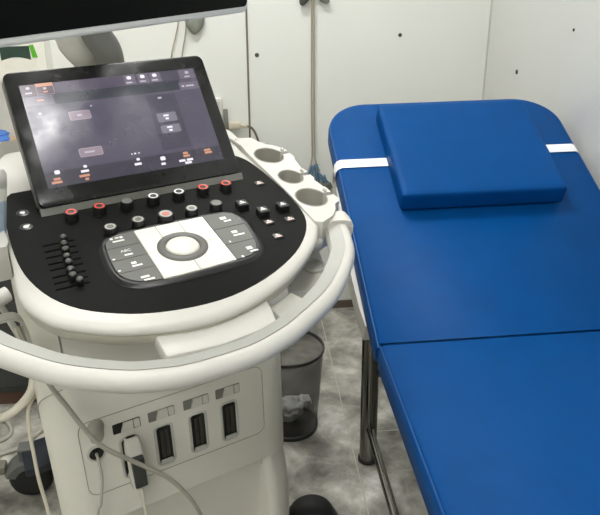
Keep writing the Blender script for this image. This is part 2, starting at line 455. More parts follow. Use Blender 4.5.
finish('strap', strap(.530, .65, False, .582), M['strap'], pil, 30)

# ------------------------------------------------------------------ ultrasound machine (own frame: X right, Y away from the operator)
OX, OY, AR = -0.10995616, 0.9986844, math.radians(25)
us = thing('ultrasound_machine', 'white wheeled ultrasound machine with black control panel, tilted touchscreen and ring handle beside the couch', 'ultrasound machine', (OX, OY, 0), AR)
def CW(x, y, z): return Vector((OX + x * math.cos(AR) - y * math.sin(AR), OY + x * math.sin(AR) + y * math.cos(AR), z))
PT = math.radians(12); pc, ps = math.cos(PT), math.sin(PT)
def PP(v): return Vector((v[0], v[1] * pc - v[2] * ps, .93 + v[1] * ps + v[2] * pc))
def part(name, bm, m, parent=us, smooth=40): return finish(name, bm, m, parent, smooth)

# body -------------------------------------------------
def plan(hw, y0, y1, r, cx=-.003): return rrect(cx - hw, cx + hw, y0, y1, r, 7)
bm = bmesh.new()
lv = [(.37, .243, .080, .66, .06), (.60, .243, .080, .66, .06), (.655, .243, .081, .66, .06), (.69, .242, .088, .655, .062), (.72, .238, .104, .645, .065), (.745, .23, .128, .63, .07), (.762, .216, .155, .61, .075), (.772, .19, .19, .585, .08)]
def tap(x, y): return x * (1 - .16 * max(0.0, y - .12) / .54)
rings(bm, [[Vector((tap(x, y), y, z)) for x, y in plan(hw, y0, y1, r)] for z, hw, y0, y1, r in lv])
body = part('body', bm, M['bodyw'], smooth=50)
# seams on the body
def seam(pts, r=.0008, closed=False):
    bm = bmesh.new(); tube(bm, pts + ([pts[0], pts[1]] if closed else []), r, 6, cap=not closed); return bm
so = [Vector((x, .0798, z)) for x, z in rrect(-.195, .172, .44, .607, .02, 4)]
part('panel_seam', seam(so, closed=True), M['seam'], body)
part('cover_seam', seam(catmull([(-.2462, .145, .60), (-.2455, .130, .635), (-.240, .112, .658), (-.226, .096, .674), (-.205, .0865, .684)], 5)), M['seam'], body)
part('top_seam', seam([Vector((-.19, .118, .733)), Vector((-.187, .146, .757)), Vector((-.18, .18, .769))], .0018), M['seam'], body)
# connector ports
for i, x in enumerate((-.109, -.042, .028, .095)):
    w2 = .0195
    bm = bmesh.new(); o = rrect(x - w2, x + w2, .452, .548, .010, 5)
    TF = lambda v: Vector((v[0], .0797 - v[2], v[1]))
    # raised surround with the dark well behind it
    prism(bm, o, [(0, 0), (.0015, .0022), (.0035, .0022), (.0055, .0005)], TF, mi=0, cap0=True, cap1=False)
    prism(bm, rrect(x - w2 + .0055, x + w2 - .0055, .4575, .5425, .006, 5), [(0, .0005), (.0005, .0004)], TF, mi=1, cap0=False)
    for k in (-1, 1):
        box(bm, (x + k * .0045 - .0028, .0762, .472), (x + k * .0045 + .0028, .0792, .536), .0008, 1, mi=2)
    box(bm, (x - .0125, .073, .4555), (x + .0125, .0795, .467), .003, 2, mi=0)
    part('connector_port', bm, [M['greyp'], M['black'], M['brass']], body)
    # latch slot above
    bm = bmesh.new(); zz = .572
    prism(bm, rrect(x - .026, x + .026, zz - .011, zz + .011, .002, 2), [(0, -.0001), (.0, .0006)], TF, mi=1)
    lx = x + (.008 if i else .010)
    prism(bm, [(x - .012, zz - .010), (x + .012, zz - .010), (x + .012, zz + .010), (x - .006, zz + .010)], [(0, .0007), (.0008, .004)], TF, mi=0)
    box(bm, (x + .013, .0765, zz - .009), (x + .0245, .0792, zz + .010), .001, 1, mi=0)
    part('latch_slot', bm, [M['white2'], M['midgrey'] if i else M['black']], body)
# round jack and clip knob at the left
bm = bmesh.new(); TJ = lambda v: Vector((-.170 + v[0], .080 - v[2], .535 + v[1]))
lathe(bm, [(.0175, 0), (.0175, .002), (.015, .003), (.0135, .003), (.0135, .0008), (.0075, .0008), (.0075, .004), (.004, .004), (.004, .001), (.0004, .001)], 24, TJ, mis=[0, 0, 0, 0, 1, 1, 1, 1, 1])
part('jack_socket', bm, [M['greyp'], M['black']], body)
bm = bmesh.new(); TK = lambda v: Vector((-.163 + v[0] - .2 * v[2], .080 - v[2], .594 + v[1] - .5 * v[2]))
lathe(bm, [(.0145, 0), (.0150, .004), (.0135, .006), (.0130, .018), (.0115, .022), (.006, .023), (.0005, .023)], 20, TK); part('hook_knob', bm, M['cupgrey'], body)
# base with recessed front and cheeks
def bplan(hw, yf, yr, y1):
    c_ = [(0, .08), (.004, .05), (.016, .022), (.036, .006), (.052, .001)]
    R_ = [(hw - a, yf + b) for a, b in c_] + [(.186, yf), (.176, yf + .003), (.168, yf + .012), (.165, yr - .002), (.15, yr)]
    L_ = [(-hw + .05, y1), (hw - .05, y1), (hw, y1 - .05)] + R_ + [(-x, y) for x, y in reversed(R_)] + [(-hw, y1 - .05)]
    return L_
bm = bmesh.new()
rings(bm, [[Vector((tap(x - .003, y), y, z)) for x, y in bplan(*q)] for z, q in ((.03, (.243, .07, .105, .66)), (.10, (.243, .062, .105, .66)), (.20, (.243, .056, .104, .66)), (.27, (.243, .056, .100, .66)), (.32, (.243, .064, .095, .66)), (.350, (.243, .0745, .0885, .66)), (.3705, (.243, .0800, .0835, .66)))])
part('base', bm, M['bodyw'], smooth=50)
# casters
def caster(x, y, cover, rot, dome=False):
    bm = bmesh.new(); T = lambda v: Vector((x, y, 0)) + Matrix.Rotation(rot, 3, 'Z') @ v
    r = .058
    lathe(bm, [(.02, -.024), (.045, -.024), (.054, -.02), (r, -.012), (r, .012), (.054, .02), (.045, .024), (.02, .024)], 28, lambda v: T(Vector((v[2], v[0], v[1] + r))))
    c = part('caster', bm, M['rubber'])
    if dome:
        bm = bmesh.new(); lathe(bm, [(.078 * math.cos(k * PI / 18), .012 + .082 * math.sin(k * PI / 18)) for k in range(9)] + [(.0004, .094)], 28, T); part('dome_cover', bm, cover, c)
        return c
    bm = bmesh.new(); rl = []
    for k in range(11):
        a = PI * (.12 + .5 * k / 10)
        e_ = Vector((0, -math.cos(a), math.sin(a))); c_ = Vector((0, 0, r))
        rl.append([T(c_ + e_ * q + Vector((sx, 0, 0))) for sx, q in ((-.027, .040), (-.030, .062), (-.020, .069), (.020, .069), (.030, .062), (.027, .040))])
    rings(bm, rl, cap0=True, cap1=True); part('fender', bm, cover, c)
    bm = bmesh.new(); box(bm, (-.02, -.02, .115), (.02, .02, .16), .004, 2, T); part('stem', bm, M['casterhouse'], c)
    bm = bmesh.new(); box(bm, (-.018, -.094, .085), (.018, -.060, .112), .005, 2, T); part('brake_pedal', bm, M['pedal'], c)
    return c
caster(-.258, .68, M['casterhouse'], math.radians(-108))
caster(.235, .68, M['casterhouse'], math.radians(-80))
caster(.325, .150, M['navy'], math.radians(62), True)
caster(-.32, .14, M['navy'], math.radians(-40), True)
for x, y in ((.325, .150), (-.32, .14), (-.255, .68), (.235, .68)):
    bm = bmesh.new(); box(bm, (min(x, .2 * (1 if x > 0 else -1)) - .02, min(y, .6) - .02, .05 if y < .3 else .13), (max(x, .2 * (1 if x > 0 else -1)) + .02, y + .02, .075 if y < .3 else .155), .006)
    part('caster_arm', bm, M['navy'])
# neck
bm = bmesh.new()
rings(bm, [[Vector((x, y, z)) for x, y in plan(hw, y0, y1, .06)] for z, hw, y0, y1 in ((.755, .15, .2, .45), (.80, .13, .17, .43), (.86, .15, .12, .44), (.905, .18, .08, .46))])
part('neck', bm, M['bodyw'], smooth=50)

# control panel ---------------------------------------
blk = [(-.222, .40), (-.218, .275), (-.221, .245), (-.228, .2), (-.234, .128), (-.235, .063), (-.229, .011), (-.211, -.04), (-.180, -.08), (-.136, -.110), (-.092, -.128), (-.035, -.1385), (.026, -.1375), (.092, -.119), (.153, -.087), (.198, -.051), (.229, -.012), (.244, .028), (.250, .084), (.249, .163), (.242, .233), (.232, .262), (.222, .275), (.215, .40)]
blk = [(-.205, .272)] + catmull([(p[0], p[1], 0) for p in [(-.214, .262)] + blk[2:23]], 3) + [(.205, .282)]
blk = [(p[0], p[1] - .003 * max(0.0, min(1.0, -p[1] / .08))) for p in blk]
wht = [(-.25, .44), (-.238, .33), (-.2375, .22), (-.2385, .13), (-.243, .06), (-.2505, -.017), (-.229, -.078), (-.196, -.111), (-.145, -.1435), (-.093, -.160), (-.024, -.171), (.043, -.162), (.117, -.1345), (.177, -.096), (.229, -.049), (.258, .001), (.2565, .06), (.2545, .13), (.2535, .22), (.2535, .33), (.265, .44)]
wht = [(p[0], p[1]) for p in catmull([(p[0], p[1], 0) for p in wht], 3)]
bm = bmesh.new()
prism(bm, wht, [(.012, -.0165), (.003, -.0165), (.0006, -.0150), (0, -.012), (0, -.009), (.002, -.0045), (.006, -.0015), (.013, 0)], PP)
panel = part('control_panel', bm, M['white'], smooth=50)
bm = bmesh.new(); prism(bm, wht, [(.11, -.074), (.05, -.060), (.024, -.048), (.011, -.040), (.005, -.032), (.0028, -.0185), (.0042, -.0172), (.012, -.0170)], PP); part('lower_shell', bm, M['shell'], panel, 50)
bm = bmesh.new(); prism(bm, blk, [(0, -.001), (0, .0006), (.0006, .0012)], PP); part('panel_face', bm, M['dark'], panel, 30)
# knobs
def pobj(name, me_obj, a, b, h=0.001, rz=0.0, first=False):
    o = me_obj if first else me_obj.copy()
    if not first: COL.objects.link(o)
    o.name = name; o.parent = panel
    o.location = PP((a, b, h)); o.rotation_euler = (PT, 0, rz)
    return o
def knob_proto(ring, top, r=.0112, h=.0150):
    bm = bmesh.new()
    lathe(bm, [(r * 1.06, 0), (r, .003), (r, h - .0015), (r * .93, h), (r * .78, h), (r * .74, h - .0003), (r * .50, h - .0003), (r * .45, h - .0010), (.0003, h - .0010)], 22, mis=[0, 0, 0, 0, 1, 1, 2, 2])
    return finish('knob', bm, [M['black'], ring, top], panel, 35)
kinds = {'r': knob_proto(M['red'], M['black']), 'g': knob_proto(M['capgrey'], M['capgrey']), 'w': knob_proto(M['mark'], M['black']), 'l': knob_proto(M['caplight'], M['capgrey']), 'R': knob_proto(M['caplight'], M['redcap'], .0135, .0145)}
used = set()
for (a, b, k) in ((-.131, .1515, 'r'), (-.0835, .1535, 'r'), (-.036, .1535, 'g'), (.011, .153, 'w'), (.058, .152, 'w'), (.104, .1515, 'r'), (.149, .150, 'r'),
                  (-.086, .084, 'l'), (-.038, .089, 'l'), (.010, .0895, 'R'), (.057, .090, 'l'), (.103, .091, 'g')):
    pobj('knob', kinds[k], a, b, first=k not in used); used.add(k)
# push buttons: black caps with a white mark
def icon(bm, s, h, mi=1):
    # small irregular pictogram: a figure with a bar below
    box(bm, (-s, -s * .62, h), (s, -s * .25, h + .0003), mi=mi)
    b2 = bmesh.new(); bmesh.ops.create_circle(b2, cap_ends=True, segments=10, radius=s * .45)
    merge(bm, b2, lambda v: v + Vector((-s * .15, s * .42, h + .0003)), mi)
    box(bm, (s * .2, -s * .1, h), (s * .62, s * .35, h + .0003), mi=mi)
bm = bmesh.new(); prism(bm, rrect(-.0105, .0105, -.0105, .0105, .004, 4), [(0, 0), (.0004, .011), (.0016, .0125)], lambda v: v, mi=0); icon(bm, .0058, .0126)
pb = finish('push_button', bm, [M['black'], M['mark']], panel, 35)
for i, (a, b) in enumerate(((.148, .079), (.172, .045), (.213, .0475))): pobj('push_button', pb, a, b, first=i == 0)
bm = bmesh.new(); prism(bm, rrect(-.0085, .0085, -.0085, .0085, .002, 3), [(0, 0), (.0004, .0018), (.001, .0022)], lambda v: v, mi=0); icon(bm, .0062, .0023)
sb = finish('shortcut_key', bm, [M['black'], M['markpink']], panel, 35)
for i, (a, b) in enumerate(((.218, .148), (.171, .018), (.210, .013), (.164, -.027))): pobj('shortcut_key', sb, a, b, first=i == 0)
# two small round lights at the far left
for (a, b) in ((-.200, .199), (-.2035, .154)):
    bm = bmesh.new(); T = lambda v: PP((a + v[0], b + v[1], .0012 + v[2]))
    lathe(bm, [(.0105, 0), (.0105, .0006), (.0095, .001), (.0003, .001)], 18, T, mi=0)
    if b > .18:
        lathe(bm, [(.0045, .001), (.0042, .0016), (.0003, .0018)], 12, T, mi=1)
    else:
        lathe(bm, [(.0048, .001), (.0045, .0014), (.0003, .0014)], 10, T, mi=1); box(bm, (0, .001, .001), (.0065, .0045, .0015), tf=lambda v: T(v), mi=1)
    part('power_key' if b > .18 else 'status_key', bm, [M['black'], M['mark']], panel)
# sliders
caps = [-.160, -.163, -.165, -.168, -.169, -.171, -.172, -.166]
bb = [.089, .0715, .0548, .0365, .021, .0015, -.014, -.029]
capm = None
for i in range(8):
    a0 = -.1925 - .0012 * i; a1 = a0 + .0495
    bm = bmesh.new(); prism(bm, rrect(a0, a1, bb[i] - .0021, bb[i] + .0021, .0015, 3), [(0, .0013), (.0004, .0016)], PP); part('slider_slot', bm, M['slot'], panel, 0)
    if capm is None:
        bm = bmesh.new(); lathe(bm, [(.0058, 0), (.0055, .006), (.0062, .0085), (.0052, .0125), (.003, .0145), (.0004, .0148)], 14, mis=[0, 0, 0, 1, 1])
        capm = finish('slider_cap', bm, [M['black'], M['darkhouse']], panel, 50); first = True
    pobj('slider_cap', capm, caps[i], bb[i] - .002, .0015, first=first); first = False
# trackball key field
inset = [(q_[0], q_[1] - .008) for q_ in [(-.098, .068), (-.085, .0765), (-.06, .0785), (.08, .0785), (.105, .076), (.119, .066), (.1255, .05), (.1265, .03), (.121, -.012), (.113, -.04), (.100, -.053), (.08, -.058), (-.03, -.062), (-.075, -.058), (-.098, -.046), (-.109, -.026), (-.111, .0), (-.1085, .035), (-.105, .056)]]
insS = [(p[0], p[1]) for p in catmull([(p[0], p[1], 0) for p in inset], 3, True)]
bm = bmesh.new()
prism(bm, insS, [(-.0125, .001), (-.012, .0022), (-.009, .0036), (-.006, .0056), (-.003, .0062), (-.0006, .0054), (.001, .0040)], PP); part('key_surround', bm, M['black'], panel, 50)
def keys(x0, x1, splits, m, nm, marks):
    for (y0, y1), mk in zip(zip(splits[:-1], splits[1:]), marks):
        poly = cliprect(insS, x0 + .0004, x1 - .0004, y0 + .0004, y1 - .0004)
        bm = bmesh.new(); prism(bm, poly, [(0, .0038), (.0001, .0064), (.0005, .0070)], PP, mi=0)
        cx, cy = (x0 + x1) / 2, (y0 + y1) / 2
        for (dx, dy, ww, hh) in mk:
            box(bm, (cx + dx - ww / 2, cy + dy - hh / 2, .0071), (cx + dx + ww / 2, cy + dy + hh / 2, .0074), tf=PP, mi=1)
        part(nm, bm, [m, M['mark']], panel, 30)
ABC = None
mA = [[(.010, .002, .013, .005), (.014, -.006, .016, .004), (-.02, -.009, .004, .003)][:2], [(.006, .002, .008, .006), (.009, -.006, .016, .004), (-.02, -.010, .004, .003)], [(.006, -.0075, .013, .004), (-.019, -.0125, .004, .003)], [(-.006, .003, .005, .005), (.003, .0035, .006, .003), (.010, .003, .005, .005), (.003, -.006, .019, .004)]]
keys(-.12, -.053, [-.08, -.034, .0, .034, .08], M['key'], 'grey_key', mA)
mB = [[(-.004, .006, .010, .008), (.000, -.004, .014, .004), (-.024, -.012, .004, .006)], [(-.006, .006, .010, .007), (-.002, -.004, .020, .004), (-.025, -.018, .003, .004)], [(-.006, .0, .011, .008), (-.002, -.010, .013, .004)]]
keys(.069, .14, [-.08, -.024, .024, .08], M['key'], 'grey_key', mB)
keys(-.053, -.016, [.0, .08], M['keyw'], 'white_key', [[]]); keys(-.016, .0245, [.0, .08], M['keyw'], 'white_key', [[]]); keys(.0245, .069, [.0, .08], M['keyw'], 'white_key', [[]])
keys(-.053, .0068, [-.08, -.0002], M['keyw'], 'white_key', [[]]); keys(.0068, .069, [-.08, -.0002], M['keyw'], 'white_key', [[]])
def text(s, size, a, b, h, parent, m, rot=0.0, name='lettering'):
    cu = bpy.data.curves.new('lettering', 'FONT'); cu.body = s; cu.size = size; cu.extrude = .0001; cu.align_x = 'CENTER'; cu.align_y = 'CENTER'
    o = bpy.data.objects.new('tmp', cu); COL.objects.link(o)
    dg = bpy.context.evaluated_depsgraph_get(); dg.update()
    me = bpy.data.meshes.new_from_object(o.evaluated_get(dg)); bpy.data.objects.remove(o)
    for v in me.vertices: v.co = PP((v.co.x + a, v.co.y + b, v.co.z + h))
    me.materials.clear(); me.materials.append(m)
    t = bpy.data.objects.new(name, me); COL.objects.link(t); t.parent = parent
text('ABC', .0088, -.0815, .0205, .0074, panel, M['mark'])
# trackball
bm = bmesh.new(); T = lambda v: PP((.004 + v[0], -.002 + v[1], .007 + v[2]))
lathe(bm, [(.0405, 0), (.0405, .0012), (.0385, .0026), (.030, .0034), (.0275, .0018), (.0262, -.001)], 40, T, cap=False); part('trackball_ring', bm, M['ringgrey'], panel)
bm = bmesh.new(); lathe(bm, [(.0258 * math.cos(k * PI / 20), .001 + .0075 * math.sin(k * PI / 20)) for k in range(10)] + [(.0004, .0085)], 36, T); part('trackball', bm, M['keyw'], panel)

# probe holder strips on both sides -------------------
def holder(sign):
    mir = (lambda a: a) if sign > 0 else (lambda a: .014 - a)
    cups = [(.2885, .243, .0300), (.2860, .147, .0245), (.2830, .063, .0295)]; EY = 1.16
    # outline: inner edge down, outer edge up with keyhole slots
    inner = [(.258, .34), (.252, .27), (.2515, .2), (.2505, .1), (.248, .04), (.246, -.012)]
    low = [(.258, -.02), (.285, -.008), (.303, .010), (.312, .026)]
    if sign < 0:
        cups = [(.294, .335, .0305), (.2905, .245, .0290), (.288, .152, .0245)]; inner = [(.258, .42)] + inner[:3] + [(.251, .118)]; low = [(.256, .105), (.285, .104), (.302, .112)]
    out = list(low)
    for (cx, cy, r) in reversed(cups):
        # straight outer wall between the slots
        ro = r + .0155; sy = .0052; X = cx + ro + .001
        out.append((X - .004, cy - r * 1.02)); out.append((X, cy - r * .86))
        out.append((X, cy - sy))
        a0 = math.asin(sy / (r * EY))
        for k in range(25):
            a = -a0 - (2 * PI - 2 * a0) * k / 24; out.append((cx + r * math.cos(a), cy + EY * r * math.sin(a)))
        out.append((X, cy + sy))
        if cy == cups[0][1]:
            for k in range(1, 7):
                a = math.radians(12 + k * 10.0); out.append((cx + ro * math.cos(a), cy + EY * ro * math.sin(a)))
        else:
            out.append((X, cy + r * .80)); out.append((X - .003, cy + r * .98))
    out += [(.300, .30), (.292, .33)] if sign > 0 else [(.318, .395), (.300, .42)]
    o = [(mir(p[0]), p[1]) for p in out + inner]
    bm = bmesh.new()
    n = len(o)
    ar = sum(o[i][0] * o[(i + 1) % n][1] - o[(i + 1) % n][0] * o[i][1] for i in range(n))
    if ar < 0: o.reverse()
    b2 = bmesh.new()
    top = [b2.verts.new(PP((p[0], p[1], .004))) for p in o]; bot = [b2.verts.new(PP((p[0], p[1], -.058))) for p in o]
    b2.faces.new(top); b2.faces.new(list(reversed(bot)))
    for i in range(n): b2.faces.new((bot[i], bot[(i + 1) % n], top[(i + 1) % n], top[i]))
    b2.normal_update()
    bmesh.ops.triangulate(b2, faces=[f for f in b2.faces if len(f.verts) > 4], ngon_method='EAR_CLIP')
    merge(bm, b2)
    h = part('probe_holder', bm, M['white'], smooth=35)
    for (cx, cy, r) in cups:
        bm = bmesh.new(); sy = .0056
        a0 = math.asin(sy / (r * EY)); ra, rb = r + .0006, r - .0018
        rl = []
        for k in range(31):
            a = a0 + (2 * PI - 2 * a0) * k / 30
            rl.append([PP((mir(cx + q * math.cos(a)), cy + EY * q * math.sin(a), hh)) for q, hh in ((ra, -.052), (ra, .0042), ((ra + rb) / 2, .0052), (rb, .0040), (rb, -.052))])
        rings(bm, rl)
        fl = [PP((mir(cx + ra * math.cos(2 * PI * k / 24)), cy + EY * ra * math.sin(2 * PI * k / 24), -.05)) for k in range(24)]
        bm.faces.new([bm.verts.new(p) for p in fl])
        part('cup_liner', bm, M['liner'], h)
    # pale flexible flaps at the mouth of each slot
        bm = bmesh.new(); box(bm, (mir(cx + r + .006) - .003, cy + .006, -.045), (mir(cx + r + .006) + .003, cy + .0155, .010), .0028, 2, PP)
        part('cable_flap', bm, M['greyp'], h)
    return h
holder(1); holder(-1)
# raised cowl behind the touchscreen, both shoulders
for s in (1, -1):
    bm = bmesh.new(); f = (lambda a: a) if s > 0 else (lambda a: .014 - a)
    up_ = 0 if s > 0 else .022
    rings(bm, [[PP((f(a), b, h + (up_ if b > .31 and h > -.04 else 0))) for a, b, h in r] for r in (
        [(.255, .300, -.05), (.325, .296, -.05), (.318, .303, .000), (.255, .302, .003)],
        [(.25, .33, -.05), (.292, .33, -.05), (.270, .333, -.003), (.25, .332, .004)],
        [(.23, .38, -.05), (.290, .385, -.05), (.270, .385, -.002), (.23, .385, .005)],
        [(.20, .425, -.05), (.285, .43, -.05), (.260, .43, -.006), (.20, .43, .004)],
        [(.16, .45, -.05), (.25, .455, -.05), (.22, .455, -.02), (.16, .455, -.01)])])
    part('shoulder_cowl', bm, M['white'])

# ring handle ------------------------------------------
hp = [(-.350, .085), (-.355, .02), (-.347, -.05), (-.323, -.103), (-.294, -.142), (-.245, -.194), (-.178, -.238), (-.129, -.257), (-.077, -.268), (.01, -.268), (.066, -.2555), (.109, -.239), (.199, -.190), (.279, -.114), (.310, -.060), (.328, -.012), (.332, .02), (.322, .05)]
hp = [(p.x, p.y) for p in catmull([(a, b, 0) for a, b in hp], 5)]
def hpath(off, h):
    o = []
    for i, p in enumerate(hp):
        a = Vector(hp[max(0, i - 1)]); b = Vector(hp[min(len(hp) - 1, i + 1)]); d = (b - a).normalized()
        nrm = Vector((-d.y, d.x)); q = Vector(p) + nrm * off; o.append(PP((q.x, q.y, h)))
    return o
UPN = Vector((0, -ps, pc))
# section: side = path x up -> points outward (front)
sec_w = [(-.001, -.0025), (.005, -.0033), (.0105, -.007), (.014, -.0125), (.015, -.019), (.0135, -.027), (.008, -.0335), (-.004, -.037), (-.020, -.036), (-.028, -.030), (-.028, -.013), (-.026, -.0105), (-.010, -.0050)]
bm = bmesh.new(); sweep(bm, hpath(.026, -.0065), sec_w, up=UPN); handle = part('handle', bm, M['white'], smooth=45)
sec_g = [(-.0275, -.0115), (-.0265, -.0090), (-.012, -.0040), (-.0035, -.0016), (-.005, -.006), (-.024, -.016)]
bm = bmesh.new(); sweep(bm, hpath(.026, -.0065), sec_g, up=UPN); part('grip_insert', bm, M['grip'], handle, 45)
# collars and the arms which carry the handle
for s in (1, -1):
    f = (lambda a: a) if s > 0 else (lambda a: -.022 - a)
    pth = [PP((f(a), b, -.024)) for a, b in ((.2945, -.018), (.299, -.004), (.301, .012))]
    sec = [(.028 * math.copysign(abs(math.cos(t)) ** .6, math.cos(t)), .022 * math.copysign(abs(math.sin(t)) ** .6, math.sin(t))) for t in [2 * PI * k / 20 for k in range(20)]]
    bm = bmesh.new(); sweep(bm, pth, sec, up=UPN); part('handle_collar', bm, M['white2'], smooth=50)
    bm = bmesh.new(); tube(bm, catmull([PP((f(.238), .02, -.022)), PP((f(.262), .012, -.024)), PP((f(.292), .010, -.029)), PP((f(.305), .03, -.03))], 4), [.012] * 4 + [.016] * 5 + [.019] * 20, 16); part('handle_arm', bm, M['white'], smooth=50)
    if s < 0: continue
    # lower shelf between panel and handle
    sh = [(.17, -.07), (.20, -.085), (.235, -.07), (.272, -.02), (.29, .03), (.29, .12), (.22, .12), (.2, .0)]
    bm = bmesh.new(); prism(bm, [(f(a), b) for a, b in sh], [(.003, -.102), (0, -.098), (0, -.092), (.003, -.088)], PP)
    shelf = part('side_shelf', bm, M['white2'])
    bm = bmesh.new(); T = lambda v: PP((f(.247) + v[0], -.022 + v[1], -.0885 + v[2]))
    lathe(bm, [(.022, 0), (.0225, .006), (.0205, .0075), (.0185, .006), (.0175, .0005), (.0004, .0004)], 24, T, mis=[0, 0, 0, 1, 1]); part('ring_cup', bm, [M['white2'], M['greyp']], shelf)
    bm = bmesh.new(); box(bm, (min(f(.236), f(.262)), -.028, -.050), (max(f(.236), f(.262)), .03, -.030), .008, 3, PP); part('shelf_tab', bm, M['white'], shelf)
# keyboard tray
bm = bmesh.new(); prism(bm, [(-.094, -.10), (-.098, -.155), (-.099, -.194), (-.096, -.2005), (-.02, -.2085), (.068, -.2005), (.074, -.195), (.080, -.17), (.090, -.10)], [(.003, -.050), (0, -.047), (0, -.026), (.0015, -.0232), (.004, -.0225)], PP)
part('keyboard_tray', bm, M['white'])
bm = bmesh.new(); prism(bm, [(.088, -.14), (.095, -.182), (.122, -.170), (.150, -.150), (.152, -.144), (.14, -.12)], [(.002, -.07), (0, -.067), (0, -.045), (.003, -.042)], PP)
part('tray_stop', bm, M['greyp'])

# touchscreen -------------------------------------------
SA = math.radians(52); sc_, ss_ = math.cos(SA), math.sin(SA)
PS = PP((0, .19, 0)) + Vector((0, 0, .02))
def SS(v): return Vector((PS.x + v[0], PS.y + v[1] * sc_ - v[2] * ss_, PS.z + v[1] * ss_ + v[2] * sc_))
bm = bmesh.new(); fo = rrect(-.1745, .1975, -.0125, .243, .014, 6)
prism(bm, fo, [(.004, -.022), (0, -.018), (0, -.003), (.0015, -.0006), (.003, 0)], SS, mi=0)
ts = part('touchscreen', bm, M['gloss'], smooth=40)
bm = bmesh.new(); prism(bm, rrect(-.172, .195, -.010, .240, .013, 6), [(.02, -.04), (.006, -.034), (-.004, -.024), (-.0032, -.008), (-.001, -.0075)], SS); part('rear_housing', bm, M['darkhouse'], ts)
bm = bmesh.new(); rings(bm, [[SS((x, u, h)) for u, h in ((-.030, -.03), (-.030, -.012), (-.026, -.002), (-.0145, .0015), (-.0128, -.002), (-.0128, -.03))] for x in (-.1745, -.17, 0, .193, .1975)]); part('lower_rail', bm, M['midgrey'], ts, 30)
bm = bmesh.new(); rings(bm, [[SS((x, u, h)) for u, h in ((.02, -.034), (.10, -.034), (.10, -.055), (-.02, -.08), (-.055, -.045))] for x in (-.12, .14)]); part('hinge_block', bm, M['darkhouse'], ts)
# lit display, its own picture in thin layers of the same part
keysM = ['s_bg', 's_top', 's_strip', 's_tab', 's_sub', 's_col', 's_btn', 's_btn2', 's_btnl', 's_bot', 's_white', 's_soft', 's_orange']
K = {k: i for i, k in enumerate(keysM)}
bm = bmesh.new()
def q(x0, x1, u0, u1, k, lay, r=0.0):
    h = .00012 * lay
    pts = rrect(x0, x1, u0, u1, r, 3) if r else [(x0, u0), (x1, u0), (x1, u1), (x0, u1)]
    f = bm.faces.new([bm.verts.new(SS((p[0], p[1], h))) for p in pts]); f.material_index = K[k]
q(-.152, .172, .020, .2150, 's_bg', 2)
q(-.152, .172, .1925, .2150, 's_top', 3); q(-.0955, .172, .1925, .215, 's_col', 4); q(-.10, .135, .173, .1925, 's_strip', 3)
q(-.1505, -.1265, .193, .215, 's_tab', 5); q(-.1255, -.096, .193, .2155, 's_btnl', 5); q(-.1250, -.0965, .1935, .209, 's_tab', 6); q(-.1255, -.096, .209, .2155, 's_orange', 6)
q(-.1475, -.1025, .1735, .1915, 's_sub', 4)
q(-.0955, .03, .1925, .215, 's_top', 5)
for x in (.041, .067, .0905): q(x - .010, x + .0115, .194, .2145, 's_sub', 5)
def glyph(x, u, s, k='s_white'):
    q(x - s, x + s, u - s * .8, u + s * .8, k, 7, s * .5)
def words(x, u, w, k='s_white', h=.0022):
    n = max(1, int(w / .012))
    for i in range(n):
        a = x - w / 2 + i * w / n; q(a, a + w / n * .8, u - h, u + h, k, 7)
for x in (.041, .067, .0905): glyph(x, .2083, .0042); words(x, .1985, .014, 's_soft', .0016)
q(.1385, .170, .194, .214, 's_sub', 5); glyph(.155, .207, .0036, 's_soft'); words(.155, .1985, .014, 's_soft', .0014)
q(.132, .1705, .1708, .187, 's_sub', 5); words(.155, .179, .020, 's_soft', .0017); glyph(.139, .179, .0026, 's_soft')
glyph(-.139, .208, .0032, 's_soft'); words(-.138, .1985, .014, 's_soft', .0015); glyph(-.111, .205, .003, 's_btnl'); words(-.110, .1985, .009, 's_orange', .0014); words(-.124 + .002, .183, .014, 's_orange', .0014)
q(.062, .118, .056, .168, 's_col', 3)
words(.0875, .1607, .009, 's_soft', .002)
for (x0, x1, u0, u1) in ((.0703, .108, .1112, .1300), (.0705, .108, .0883, .1050)):
    q(x0, x1, u0, u1, 's_btn', 4, .003); words((x0 + x1) / 2, (u0 + u1) / 2 + .0032, .013, 's_white', .0018); words((x0 + x1) / 2, (u0 + u1) / 2 - .0032, .008, 's_white', .0018)
for (x0, x1, u0, u1, w_) in ((-.084, -.0465, .1377, .1548, .010), (-.0856, -.045, .0665, .083, .022)):
    q(x0, x1, u0, u1, 's_btnl', 4, .003); q(x0 + .0008, x1 - .0008, u0 + .0008, u1 - .0008, 's_btn2', 5, .0026); words((x0 + x1) / 2, (u0 + u1) / 2, w_, 's_soft', .0018)
glyph(-.0416, .1613, .0018, 's_soft'); glyph(-.131, .158, .0026, 's_soft')
q(-.152, .172, .020, .0485, 's_bot', 3)
for x in (.0035, .0095, .0165): glyph(x, .0582, .0014 if x != .0095 else .0019, 's_white')
for (x, u, s) in ((-.1307, .0465, .0045), (-.0825, .0492, .003), (.0116, .0465, .003), (.0565, .0405, .0048)): glyph(x, u, s)
words(-.0833, .0408, .017); words(.0106, .0376, .016); words(.0555, .0300, .010)
words(-.1325, .0345, .014, 's_orange'); words(-.1332, .0285, .022, 's_orange'); words(-.0857, .0325, .022, 's_orange'); words(-.0844, .0258, .008, 's_orange')
words(.1025, .0440, .012, 's_orange'); words(.1035, .0382, .016, 's_orange'); words(.100, .0300, .030); words(.103, .0245, .016); words(.1465, .0432, .016, 's_orange'); words(.1475, .0380, .018, 's_orange')
part('display', bm, [M[k] for k in keysM], ts, 0)

